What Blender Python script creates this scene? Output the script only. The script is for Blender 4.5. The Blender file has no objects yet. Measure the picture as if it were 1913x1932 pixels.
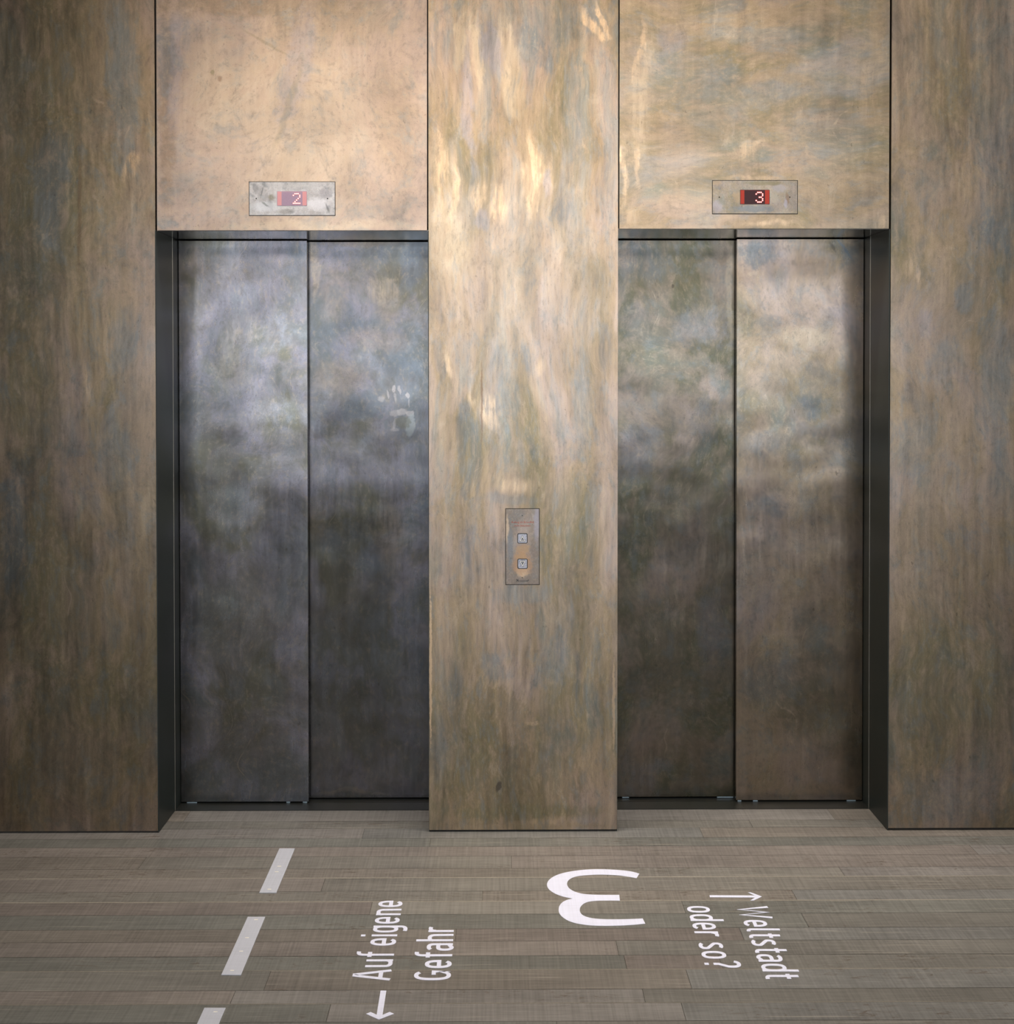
import bpy, bmesh, math, random
from mathutils import Vector, Matrix
S = bpy.context.scene
COL = S.collection

# ------------------------------------------------------------------ camera
F = 2600.0
CH, CD, CX, CY, PIT, YAW, ROL = 1.59330, 4.78829, 959.816, 750.681, -0.0162239, 0.00667401, -0.00098388
W_, H_ = 1913.0, 1932.0
fw = Vector((math.sin(YAW)*math.cos(PIT), math.cos(YAW)*math.cos(PIT), math.sin(PIT)))
r0 = Vector((math.cos(YAW), -math.sin(YAW), 0)); u0 = r0.cross(fw)
r2 = r0*math.cos(ROL) + u0*math.sin(ROL); u2 = -r0*math.sin(ROL) + u0*math.cos(ROL)
EYE = Vector((0, -CD, CH))
cam_d = bpy.data.cameras.new('camera'); cam = bpy.data.objects.new('camera', cam_d); COL.objects.link(cam)
M = Matrix((r2, u2, -fw)).transposed().to_4x4(); M.translation = EYE
cam.matrix_world = M
cam_d.sensor_fit = 'HORIZONTAL'; cam_d.sensor_width = 36; cam_d.lens = 36*F/W_
cam_d.shift_x = (W_/2-CX)/W_; cam_d.shift_y = (CY-H_/2)/W_
cam_d.clip_start = 0.05
S.camera = cam

def ray(px, py): return fw + r2*((px-CX)/F) + u2*((CY-py)/F)
def at(px, py, Y=0.0):                       # point on the vertical plane y = Y
    d = ray(px, py); return EYE + d*((Y-EYE.y)/d.y)
def fl(px, py, Z=0.0):                       # point on the floor
    d = ray(px, py); return EYE + d*((Z-EYE.z)/d.z)

# ------------------------------------------------------------------ light
S.view_settings.view_transform = 'Standard'; S.view_settings.look = 'None'
S.view_settings.gamma = 1; S.view_settings.use_curve_mapping = False
S.view_settings.exposure = 0.0
w = bpy.data.worlds.new('world'); S.world = w; w.use_nodes = True
w.node_tree.nodes['Background'].inputs[0].default_value = (0.5, 0.55, 0.6, 1)
w.node_tree.nodes['Background'].inputs[1].default_value = 0.15
def area(name, loc, target, sx, sy, power, col, spread=180):
    l = bpy.data.lights.new(name, 'AREA'); l.shape = 'RECTANGLE'; l.size = sx; l.size_y = sy
    l.energy = power; l.color = col; l.spread = math.radians(spread)
    o = bpy.data.objects.new(name, l); COL.objects.link(o); o.location = loc
    o.rotation_euler = (Vector(target)-Vector(loc)).to_track_quat('-Z', 'Y').to_euler()
    return o
area('window_light', (0.35, -8.9, 1.88), (0.35, 0, 1.88), 7.0, 1.75, 250, (0.84, 0.91, 1.0))
area('added_hall_floor_fill', (0.1, -4.9, 3.5), (0.1, -4.9, 0), 5.0, 1.4, 120, (1.0, 0.93, 0.84), 75)  # added fill, unseen: lights the hall floor mirrored in the doors
area('ceiling_row_light', (-0.1, -6.4, 3.4), (-0.1, 0, 2.2), 4.4, 0.6, 90, (1.0, 0.86, 0.71))
area('added_header_top_fill', (-0.1, -3.6, 3.5), (-0.1, 0, 2.4), 4.0, 0.3, 23, (1.0, 0.83, 0.66))  # added fill to lift the tops of the header panels
area('added_near_floor_fill', (0.5, -0.42, 3.5), (0.5, -0.42, 0), 3.4, 0.14, 42, (1.0, 0.90, 0.78), 90)  # added fill close to the wall, brightens the boards below it

# ------------------------------------------------------------------ helpers
def link(o, parent=None):
    COL.objects.link(o)
    if parent is not None: o.parent = parent
    return o
def tag(o, label=None, cat=None, group=None, kind=None):
    if label: o['label'] = label
    if cat: o['category'] = cat
    if group: o['group'] = group
    if kind: o['kind'] = kind
    return o
def empty(name, loc=(0, 0, 0)):
    o = bpy.data.objects.new(name, None); o.empty_display_size = 0.05
    COL.objects.link(o); o.location = loc; return o
class MB:
    def __init__(s): s.v = []; s.f = []; s.m = []
    def quadbox(s, x0, x1, y0, y1, z0, z1, m=0, bev=0.0):
        bm = bmesh.new(); bmesh.ops.create_cube(bm, size=1)
        for v in bm.verts:
            v.co = Vector(((x0+x1)/2+v.co.x*(x1-x0), (y0+y1)/2+v.co.y*(y1-y0), (z0+z1)/2+v.co.z*(z1-z0)))
        if bev: bmesh.ops.bevel(bm, geom=bm.edges[:], offset=bev, segments=2, affect='EDGES', profile=.7)
        s.addbm(bm, m); return s
    def addbm(s, bm, m=0):
        bmesh.ops.recalc_face_normals(bm, faces=bm.faces[:])
        bm.verts.ensure_lookup_table(); b = len(s.v)
        for i, v in enumerate(bm.verts): v.index = i; s.v.append(v.co.copy())
        for f in bm.faces: s.f.append([b+v.index for v in f.verts]); s.m.append(m)
        bm.free()
    def prism(s, pts, axis, lo, hi, m=0, bev=0.0):
        """closed outline pts (2D) extruded along axis 'y' (pts are x,z) or 'z' (pts are x,y)"""
        bm = bmesh.new()
        P = (lambda p, t: (p[0], t, p[1])) if axis == 'y' else (lambda p, t: (p[0], p[1], t))
        a = [bm.verts.new(P(p, lo)) for p in pts]; b = [bm.verts.new(P(p, hi)) for p in pts]
        n = len(pts)
        bm.faces.new(a[::-1]); bm.faces.new(b)
        for i in range(n): bm.faces.new((a[i], a[(i+1) % n], b[(i+1) % n], b[i]))
        if bev: bmesh.ops.bevel(bm, geom=[e for e in bm.edges if abs(e.verts[0].co[1 if axis=='y' else 2]-lo) < 1e-6 and abs(e.verts[1].co[1 if axis=='y' else 2]-lo) < 1e-6], offset=bev, segments=2, affect='EDGES')
        s.addbm(bm, m); return s
    def build(s, name, mats, parent=None, smooth=False):
        me = bpy.data.meshes.new(name); me.from_pydata([tuple(v) for v in s.v], [], s.f)
        for m in (mats if isinstance(mats, (list, tuple)) else [mats]): me.materials.append(m)
        me.polygons.foreach_set('material_index', s.m)
        if smooth: me.polygons.foreach_set('use_smooth', [True]*len(me.polygons))
        me.update()
        o = bpy.data.objects.new(name, me); link(o, parent)
        if parent is not None: o.matrix_parent_inverse = Matrix.Translation(-Vector(parent.location))
        return o
def rrect(x0, x1, z0, z1, r, n=5):
    P = []
    for cx, cz, a in ((x1-r, z1-r, 0), (x0+r, z1-r, 90), (x0+r, z0+r, 180), (x1-r, z0+r, 270)):
        for k in range(n+1):
            t = math.radians(a+90*k/n); P.append((cx+r*math.cos(t), cz+r*math.sin(t)))
    return P
def disc(cx, cz, r, n=20): return [(cx+r*math.cos(2*math.pi*k/n), cz+r*math.sin(2*math.pi*k/n)) for k in range(n)]

# ------------------------------------------------------------------ materials
def s2l(c): return tuple(((x/255)/12.92 if x/255 <= .04045 else ((x/255+.055)/1.055)**2.4) for x in c)
class NT:
    def __init__(s, name):
        s.mat = bpy.data.materials.new(name); s.mat.use_nodes = True
        s.t = s.mat.node_tree; s.b = s.t.nodes['Principled BSDF']
    def n(s, typ, **kw):
        o = s.t.nodes.new(typ)
        for k, v in kw.items(): setattr(o, k, v)
        return o
    def l(s, a, b): s.t.links.new(a, b)
    def val(s, sock, v):
        if isinstance(v, (int, float, tuple)):
            if isinstance(v, tuple) and len(v) == 3 and sock.type == 'RGBA': v = v+(1,)
            sock.default_value = v
        else: s.l(v, sock)
    def math(s, op, a, b=0.0, clamp=False):
        o = s.n('ShaderNodeMath', operation=op, use_clamp=clamp); s.val(o.inputs[0], a); s.val(o.inputs[1], b); return o.outputs[0]
    def vmath(s, op, a, b=(0, 0, 0)):
        o = s.n('ShaderNodeVectorMath', operation=op); s.val(o.inputs[0], a)
        if op == 'SCALE': s.val(o.inputs[3], b)
        elif op != 'LENGTH': s.val(o.inputs[1], b)
        return o.outputs[1 if op == 'LENGTH' else 0]
    def noise(s, vec, scale, det=3, rough=.5, dist=0.0, col=False):
        o = s.n('ShaderNodeTexNoise'); s.l(vec, o.inputs['Vector']); o.inputs['Scale'].default_value = scale
        o.inputs['Detail'].default_value = det; o.inputs['Roughness'].default_value = rough; o.inputs['Distortion'].default_value = dist
        return o.outputs['Color' if col else 'Fac']
    def mapp(s, vec, loc=(0, 0, 0), rot=(0, 0, 0), scale=(1, 1, 1), typ='POINT'):
        o = s.n('ShaderNodeMapping', vector_type=typ); s.l(vec, o.inputs[0])
        o.inputs[1].default_value = loc; o.inputs[2].default_value = rot; o.inputs[3].default_value = scale
        return o.outputs[0]
    def ramp(s, fac, stops, interp='EASE'):
        o = s.n('ShaderNodeValToRGB'); s.l(fac, o.inputs[0]); cr = o.color_ramp; cr.interpolation = interp
        while len(cr.elements) < len(stops): cr.elements.new(0.5)
        for e, (p, c) in zip(cr.elements, stops): e.position = p; e.color = tuple(c)+(1,)
        return o.outputs[0]
    def rng(s, v, a, b, c=0.0, d=1.0, smooth=True):
        o = s.n('ShaderNodeMapRange', interpolation_type='SMOOTHSTEP' if smooth else 'LINEAR')
        s.val(o.inputs[0], v); o.inputs[1].default_value = a; o.inputs[2].default_value = b
        o.inputs[3].default_value = c; o.inputs[4].default_value = d; return o.outputs[0]
    def mix(s, f, a, b, mode='MIX'):
        o = s.n('ShaderNodeMix', data_type='RGBA', blend_type=mode); o.clamp_factor = True
        s.val(o.inputs[0], f); s.val(o.inputs[6], a); s.val(o.inputs[7], b); return o.outputs[2]
    def coord(s): return s.n('ShaderNodeTexCoord').outputs['Object']

WARM = (.66, .51, .40); TAN = (.52, .41, .29); OLV = (.30, .27, .17); BLU = (.36, .385, .385); PNK = (.60, .48, .41)
HND = (.78, .70, .66); GOLD = (1.0, .76, .54); CREAM = (.82, .68, .52); VIO = (.50, .47, .52); BRN = (.30, .20, .14); DRK = (.14, .12, .10); SLATE = (.25, .29, .32)
def bronze(name, seed, feats=(), stretch=(1.7, 1, .75), tilt=0.0, gain=1.0, hue=None, rough=.385, streak=1.0, plane=0.0, base=(BLU, OLV, TAN, PNK, BLU), metal=.92, brush=.35, soften=.10, avg=None, wave=0.0, sat=1.10):
    m = NT(name); rnd = random.Random(seed)
    co = m.coord()
    off = (rnd.uniform(-40, 40), rnd.uniform(-40, 40), rnd.uniform(-40, 40))
    P = m.mapp(co, loc=off)
    wn = m.noise(P, 1.8, 3, .5, col=True)
    wv = m.vmath('SUBTRACT', wn, (.5, .5, .5))
    Pw = m.vmath('ADD', m.mapp(P, rot=(0, tilt, 0), scale=stretch), m.vmath('SCALE', wv, .35))
    big = m.noise(Pw, 1.7, 4, .5)
    c1 = m.ramp(big, [(.30, base[0]), (.40, base[1]), (.50, base[2]), (.60, base[3]), (.70, base[4])])
    Pw2 = m.mapp(Pw, loc=(7, 3, 11))
    med = m.noise(Pw2, 4.5, 5, .55)
    c2 = m.ramp(med, [(.32, SLATE), (.44, base[2]), (.55, base[3]), (.68, BLU)])
    col = m.mix(m.rng(m.noise(m.mapp(P, loc=(3, 9, 1)), 2.2, 3), .3, .7, .25, .6), c1, c2)
    fn = m.noise(m.mapp(Pw, loc=(2, 5, 8), scale=(1, 1, 1.15)), 13, 6, .68)
    # brushed streaks, along two slightly different directions
    s1 = m.noise(m.mapp(m.vmath('ADD', P, m.vmath('SCALE', wv, .03)), rot=(0, tilt*.7+.06, 0), scale=(34, 1, 2.2)), 1.0, 5, .65)
    s2 = m.noise(m.mapp(m.vmath('ADD', P, m.vmath('SCALE', wv, .06)), rot=(0, tilt+.4, 0), scale=(55, 1, 5)), 1.0, 3, .6)
    smix = m.rng(m.noise(m.mapp(P, loc=(1, 1, 5)), 3.0, 2), .45, .62)
    sk = m.n('ShaderNodeMix'); m.l(smix, sk.inputs[0]); m.l(s1, sk.inputs[2]); m.l(s2, sk.inputs[3]); sk = sk.outputs[0]
    # features: marks with their own place and shape
    Pf = m.vmath('ADD', co, m.vmath('SCALE', m.vmath('SUBTRACT', m.noise(P, 7, 4, .6, col=True), (.5, .5, .5)), .08))
    Pt = m.vmath('ADD', co, m.vmath('SCALE', m.vmath('SUBTRACT', m.noise(P, 30, 3, .6, col=True), (.5, .5, .5)), .012))
    pol = []
    edge1 = m.rng(fn, .28, .72, -.38, .38, False); edge2 = m.rng(m.noise(P, 90, 4, .6), .3, .7, -.2, .2, False)
    bk = m.noise(m.mapp(m.vmath('ADD', co, m.vmath('SCALE', wv, .10)), loc=off, rot=(0, tilt-.22, 0), scale=(70, 1, 9)), 1.0, 4, .6)
    def marks(col, want_fine):
        for ft in feats:
            px, py, rx, ry, ang, colr, st, soft = ft[:8]
            fine = soft < 0; soft = abs(soft)
            if fine != want_fine: continue
            c = at(px, py, plane); k = (at(px+100, py, plane).x-c.x)/100
            mp = m.mapp(Pt if fine else Pf, loc=(c.x, 0, c.z), rot=(0, math.radians(ang), 0), scale=(rx*k, 1e4, ry*k), typ='TEXTURE')
            d = m.math('ADD', m.vmath('LENGTH', mp), edge2 if fine else edge1)
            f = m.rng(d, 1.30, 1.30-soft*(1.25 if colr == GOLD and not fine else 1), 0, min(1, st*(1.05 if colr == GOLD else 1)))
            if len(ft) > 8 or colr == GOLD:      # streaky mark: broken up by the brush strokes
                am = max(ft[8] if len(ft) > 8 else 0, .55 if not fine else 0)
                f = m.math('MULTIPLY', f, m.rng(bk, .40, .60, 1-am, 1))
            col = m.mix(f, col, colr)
            if colr == GOLD: pol.append(f)
        return col
    col = marks(col, False)
    col = m.mix(m.rng(fn, .48, .68, 0, .42), col, base[3] if base[3] != PNK else WARM); col = m.mix(m.rng(fn, .50, .33, 0, .48), col, BLU)
    fh = m.noise(m.mapp(Pw, loc=(6, 1, 2)), 42, 6, .7); col = m.mix(m.rng(fh, .50, .68, 0, .36), col, (.72, .58, .42)); col = m.mix(m.rng(fh, .50, .32, 0, .36), col, (.22, .21, .18))
    sm = m.noise(m.mapp(P, loc=(4, 7, 2), rot=(0, .3, 0), scale=(1.3, 1, .8)), 9, 7, .72, .6)
    col = m.mix(m.rng(sm, .56, .70, 0, .42), col, (.26, .22, .19)); col = m.mix(m.rng(sm, .42, .30, 0, .32), col, (.80, .68, .55))
    lo = m.noise(m.mapp(Pw, loc=(9, 1, 3)), 3.2, 5, .6)
    l2 = m.n('ShaderNodeVectorMath', operation='SCALE'); m.l(col, l2.inputs[0]); m.l(m.rng(lo, .3, .7, .80, 1.20, False), l2.inputs[3]); col = l2.outputs[0]
    col = m.mix(soften, col, base[2] if avg is None else avg)
    skv = m.rng(sk, .25, .75, 1-.22*streak, 1+.22*streak, False)
    col = m.mix(1.0, col, m.n('ShaderNodeCombineColor').outputs[0], 'MULTIPLY') if False else col
    hs = m.n('ShaderNodeVectorMath', operation='SCALE'); m.l(col, hs.inputs[0]); m.l(skv, hs.inputs[3]); col = hs.outputs[0]
    col = marks(col, True)
    # specks and stains
    sp = m.noise(m.mapp(P, scale=(1.6, 1, 1)), 26, 4, .7)
    col = m.mix(m.rng(sp, .66, .74, 0, .45), col, DRK)
    sp2 = m.noise(P, 120, 2, .5)
    col = m.mix(m.rng(sp2, .70, .76, 0, .35), col, DRK)
    fg = m.noise(P, 350, 2, .6)
    hs2 = m.n('ShaderNodeVectorMath', operation='SCALE'); m.l(col, hs2.inputs[0]); m.l(m.rng(fg, .3, .7, gain*.93, gain*1.07, False), hs2.inputs[3]); col = hs2.outputs[0]
    if hue is not None: col = m.mix(1.0, col, hue, 'MULTIPLY')
    # thin pale scratches, a few long strokes
    sc = m.noise(m.mapp(m.vmath('ADD', P, m.vmath('SCALE', wv, .5)), rot=(0, tilt+.75, 0), scale=(140, 1, 1.5)), 1, 2, .5)
    sc2 = m.noise(m.mapp(m.vmath('ADD', P, m.vmath('SCALE', wv, .8)), rot=(0, tilt-.5, 0), scale=(120, 1, 2)), 1, 2, .5)
    col = m.mix(m.math('MULTIPLY', m.rng(m.math('MAXIMUM', sc, sc2), .70, .76, 0, .35), m.rng(fn, .45, .6)), col, (.85*gain, .70*gain, .54*gain))
    hsv = m.n('ShaderNodeHueSaturation'); hsv.inputs['Saturation'].default_value = sat; m.l(col, hsv.inputs['Color']); col = hsv.outputs[0]
    m.l(col, m.b.inputs['Base Color'])
    m.b.inputs['Metallic'].default_value = metal
    rg = m.math('ADD', m.rng(med, .3, .7, rough+.05, rough-.05, False), m.rng(sk, .2, .8, -.04, .04, False))
    if pol:
        pm = pol[0]
        for p_ in pol[1:]: pm = m.math('MAXIMUM', pm, p_)
        rg = m.math('SUBTRACT', rg, m.math('MULTIPLY', pm, .06))
    m.l(rg, m.b.inputs['Roughness'])
    bp = m.n('ShaderNodeBump'); bp.inputs['Strength'].default_value = .12*brush; bp.inputs['Distance'].default_value = .002
    m.l(m.math('ADD', sk, m.math('MULTIPLY', med, 1.5)), bp.inputs['Height'])
    if wave:      # slightly uneven sheet
        b2 = m.n('ShaderNodeBump'); b2.inputs['Strength'].default_value = 1; b2.inputs['Distance'].default_value = wave
        m.l(m.noise(m.mapp(P, loc=(5, 5, 5), scale=(1, 1, 1.35)), 4.6, 1, .4), b2.inputs['Height']); m.l(b2.outputs[0], bp.inputs['Normal'])
    m.l(bp.outputs[0], m.b.inputs['Normal'])
    return m.mat
def plain(name, col, rough=.5, metal=0.0, emis=None, es=0.0, var=.08, scale=40, coat=0.0):
    m = NT(name); co = m.coord()
    v = m.noise(co, scale, 3)
    hs = m.n('ShaderNodeVectorMath', operation='SCALE'); hs.inputs[0].default_value = col
    m.l(m.rng(v, .3, .7, 1-var, 1+var, False), hs.inputs[3]); m.l(hs.outputs[0], m.b.inputs['Base Color'])
    m.b.inputs['Roughness'].default_value = rough; m.b.inputs['Metallic'].default_value = metal
    m.b.inputs['Coat Weight'].default_value = coat
    if emis: m.b.inputs['Emission Color'].default_value = emis+(1,); m.b.inputs['Emission Strength'].default_value = es
    return m.mat

# marks: (px, py, rx, ry, angle, colour, strength, softness[, streakiness])
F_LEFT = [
 (50, 300, 110, 420, 0, (.25, .235, .165), .6, 1.), (262, 760, 44, 460, 0, PNK, .55, .9), (60, 1000, 60, 500, 0, (.27, .24, .17), .4, 1.),  # painted sideways light falloff: dark outer edge; pale inner strip partly lighter metal
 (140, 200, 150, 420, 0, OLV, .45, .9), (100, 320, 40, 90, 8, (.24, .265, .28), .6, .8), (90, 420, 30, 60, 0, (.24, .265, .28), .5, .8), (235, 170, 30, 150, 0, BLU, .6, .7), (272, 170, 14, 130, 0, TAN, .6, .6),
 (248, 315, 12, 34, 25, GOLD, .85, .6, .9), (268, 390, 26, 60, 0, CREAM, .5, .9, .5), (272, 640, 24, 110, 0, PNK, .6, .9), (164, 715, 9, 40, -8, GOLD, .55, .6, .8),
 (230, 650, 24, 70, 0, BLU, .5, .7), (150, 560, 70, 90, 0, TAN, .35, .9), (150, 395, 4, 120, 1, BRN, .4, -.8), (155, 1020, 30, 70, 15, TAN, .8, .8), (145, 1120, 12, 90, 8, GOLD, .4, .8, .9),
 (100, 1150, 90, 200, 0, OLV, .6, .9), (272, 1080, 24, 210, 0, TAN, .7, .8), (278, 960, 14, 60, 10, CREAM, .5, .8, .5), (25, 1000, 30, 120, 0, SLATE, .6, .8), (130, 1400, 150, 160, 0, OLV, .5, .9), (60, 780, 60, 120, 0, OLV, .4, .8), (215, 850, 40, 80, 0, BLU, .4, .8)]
F_HL = [
 (560, 250, 200, 190, 0, CREAM, .55, .9), (400, 160, 50, 120, 0, CREAM, .35, .9), (312, 220, 16, 200, 0, (.42, .31, .23), .75, .7), (308, 110, 20, 70, 0, SLATE, .5, .8),
 (330, 110, 14, 150, 3, VIO, .35, .8), (480, 8, 230, 26, 0, (.42, .32, .23), .75, .8), (620, 40, 150, 50, 0, TAN, .6, .9), (560, 120, 26, 120, 12, VIO, .4, .6), (745, 250, 50, 180, 0, (.50, .38, .28), .55, .9), (545, 200, 8, 90, 14, OLV, .35, .8),
 (430, 300, 90, 60, 0, PNK, .5, .9), (370, 395, 70, 24, 0, PNK, .5, .8), (308, 418, 22, 14, 0, BLU, .7, .8), (600, 425, 200, 10, 0, CREAM, .6, .9), (700, 345, 60, 60, 0, PNK, .5, .9), (401, 137, 4, 6, 0, OLV, .6, -.8), (415, 149, 4, 6, 0, BRN, .5, -.8), (500, 80, 60, 3, 30, OLV, .3, -.9)]
F_PIL = [
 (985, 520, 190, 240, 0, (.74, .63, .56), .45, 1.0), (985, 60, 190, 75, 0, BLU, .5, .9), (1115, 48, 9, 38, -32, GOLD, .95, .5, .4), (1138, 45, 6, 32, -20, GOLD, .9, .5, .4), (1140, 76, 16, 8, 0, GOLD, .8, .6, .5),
 (865, 75, 11, 60, 3, CREAM, .7, .7), (897, 100, 11, 65, -10, CREAM, .8, .6), (960, 130, 22, 95, -8, CREAM, .75, .6), (985, 200, 12, 90, -8, TAN, .6, .7), (925, 90, 20, 45, -20, VIO, .6, .6), (1010, 90, 16, 55, -22, SLATE, .55, .6), (885, 200, 12, 110, -3, VIO, .55, .7), (1090, 190, 22, 90, -5, BLU, .55, .7), (1150, 250, 16, 170, 0, BLU, .45, .7),
 (1000, 315, 15, 65, -4, GOLD, .95, .7, .3), (1006, 380, 8, 34, 5, GOLD, .7, .7, .5), (1030, 330, 14, 50, -10, GOLD, .5, .8, .5), (900, 370, 16, 34, 5, GOLD, .8, .8, .7), (940, 385, 20, 40, 0, GOLD, .8, .8, .8), (832, 330, 16, 95, 0, GOLD, .7, .8, .5), (855, 350, 8, 75, 0, GOLD, .6, .7, .5), (850, 450, 40, 80, 0, CREAM, .6, .9),
 (1065, 400, 30, 26, 0, SLATE, .45, .8), (1030, 350, 10, 30, -8, VIO, .5, .7), (912, 415, 12, 22, 0, VIO, .5, .7), (850, 690, 7, 30, 0, GOLD, .6, .7, .8), (857, 720, 8, 24, 0, GOLD, .7, .7, .8), (893, 750, 14, 24, 0, GOLD, .6, .8, .9), (925, 780, 16, 45, -8, GOLD, .75, .8, .8), (952, 690, 22, 36, 0, BLU, .5, .8), (998, 680, 10, 30, -15, SLATE, .5, .8), (1020, 695, 10, 16, 0, GOLD, .5, .8, .5),
 (909, 760, 2.0, 75, 0, BRN, .6, -.7), (880, 775, 14, 20, 0, SLATE, .5, .8), (968, 760, 22, 50, 0, BLU, .5, .8), (1100, 770, 18, 120, 0, BLU, .5, .8), (970, 912, 50, 18, 5, GOLD, .85, .8, .5), (930, 900, 30, 30, 0, TAN, .6, .9), (1140, 800, 24, 120, 0, PNK, .5, .9), (840, 810, 24, 60, 0, TAN, .6, .9), (960, 940, 60, 12, 0, BLU, .4, .8),
 (985, 1125, 60, 18, 0, BLU, .5, .8), (880, 1140, 40, 50, 0, TAN, .6, .9), (1130, 1200, 26, 110, 0, TAN, .6, .9, .4), (925, 1260, 20, 34, 0, SLATE, .5, .7), (1000, 1360, 13, 5, 8, GOLD, .7, .7), (930, 1362, 58, 62, 20, (.30, .24, .15), .55, .3), (975, 1482, 120, 68, 0, (.30, .25, .16), .5, .35), (855, 1290, 16, 26, 0, SLATE, .55, .7, .6), (1040, 1250, 30, 50, 20, BLU, .45, .8),
 (941, 1484, 5, 10, 20, DRK, .8, -.6), (1020, 1549, 36, 9, -8, GOLD, .5, .5, .3), (812.5, 1260, 2.2, 130, 0, GOLD, .9, -.5), (1158, 1330, 2.5, 80, 0, GOLD, .5, -.5), (985, 1558, 180, 6, 0, TAN, .7, .8), (985, 1530, 180, 14, 0, OLV, .6, .9), (1120, 1430, 24, 34, 0, TAN, .6, .8), (900, 1400, 40, 60, 0, OLV, .4, .9)]
F_HR = [
 (1400, 50, 130, 26, -6, TAN, .7, .8), (1265, 75, 30, 30, 0, VIO, .45, .8), (1206, 90, 5, 60, 8, GOLD, .7, .7, .4), (1210, 180, 22, 130, 3, CREAM, .55, .9, .5), (1198, 310, 5, 50, 0, GOLD, .8, .7, .3), (1175, 330, 6, 70, 0, GOLD, .6, .7, .3),
 (1430, 70, 110, 22, 5, BLU, .5, .8), (1320, 160, 60, 40, -20, BLU, .4, .9), (1350, 200, 70, 50, -25, BLU, .35, .8), (1440, 140, 50, 14, -22, TAN, .7, .8), (1500, 150, 46, 14, 15, TAN, .6, .8), (1415, 285, 26, 18, -25, GOLD, .45, .8), (1430, 270, 26, 6, -20, GOLD, .35, .8),
 (1640, 180, 22, 70, -6, GOLD, .45, .9, .6), (1655, 60, 20, 60, 0, TAN, .6, .8), (1560, 250, 90, 60, 0, BLU, .4, .9), (1450, 425, 60, 6, -3, GOLD, .6, .8, .6), (1660, 415, 14, 18, 20, GOLD, .7, .8, .4), (1420, 332, 60, 5, 0, GOLD, .4, .8, .5), (1280, 280, 50, 60, 0, PNK, .4, .9), (1540, 370, 70, 30, 0, TAN, .5, .9), (1190, 415, 20, 16, 0, GOLD, .35, .8, .5), (1380, 400, 60, 14, 0, VIO, .3, .8)]
F_RIGHT = [
 (1725, 500, 20, 34, 5, GOLD, .55, .8, .8), (1735, 522, 6, 16, 0, GOLD, .7, .7, .5), (1740, 640, 60, 140, 0, PNK, .55, .9), (1740, 610, 24, 30, 0, VIO, .4, .8), (1815, 560, 14, 30, -10, BLU, .6, .7), (1880, 440, 26, 50, -35, SLATE, .6, .7), (1800, 100, 130, 200, 0, OLV, .45, 1.), (1700, 200, 26, 200, 0, TAN, .4, .9), (1880, 220, 50, 300, 0, BLU, .5, .9),
 (1775, 685, 30, 50, 0, BLU, .5, .8), (1880, 700, 40, 120, 0, BLU, .5, .8), (1730, 840, 40, 60, 0, BLU, .45, .8), (1790, 780, 60, 60, 0, TAN, .4, .9), (1840, 1040, 70, 90, 0, TAN, .65, .9), (1850, 1010, 30, 50, 0, PNK, .5, .9), (1710, 1010, 26, 60, 0, TAN, .55, .9), (1720, 1130, 50, 110, 0, TAN, .4, .9), (1790, 1300, 120, 150, 0, OLV, .5, .9), (1800, 1500, 120, 60, 0, SLATE, .4, .9), (1690, 1530, 14, 24, 0, TAN, .5, .8), (1880, 1320, 40, 150, 0, OLV, .5, .9)]
OLD = (.27, .255, .175)
DB = (BLU, SLATE, VIO, OLD, BLU)
F_D1 = [(465, 620, 46, 30, 0, (.66, .60, .52), .8, .8, .5), (440, 690, 46, 60, 0, CREAM, .3, .9, .5), (430, 500, 60, 50, 0, BLU, .5, .9), (370, 485, 16, 24, 0, TAN, .5, .8), (555, 510, 30, 30, 0, SLATE, .5, .8), (440, 560, 100, 100, 0, VIO, .5, 1.), (480, 760, 60, 40, 10, VIO, .5, .9), (400, 900, 60, 120, 0, OLD, .5, .9), (520, 980, 60, 160, 0, VIO, .35, .9), (440, 1170, 80, 100, 0, OLD, .6, .9), (560, 470, 30, 16, 0, SLATE, .5, .8), (380, 455, 60, 10, 0, OLD, .6, .8), (460, 1380, 70, 60, 0, OLD, .5, .9), (560, 1200, 24, 200, 0, VIO, .3, .9)]
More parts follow.
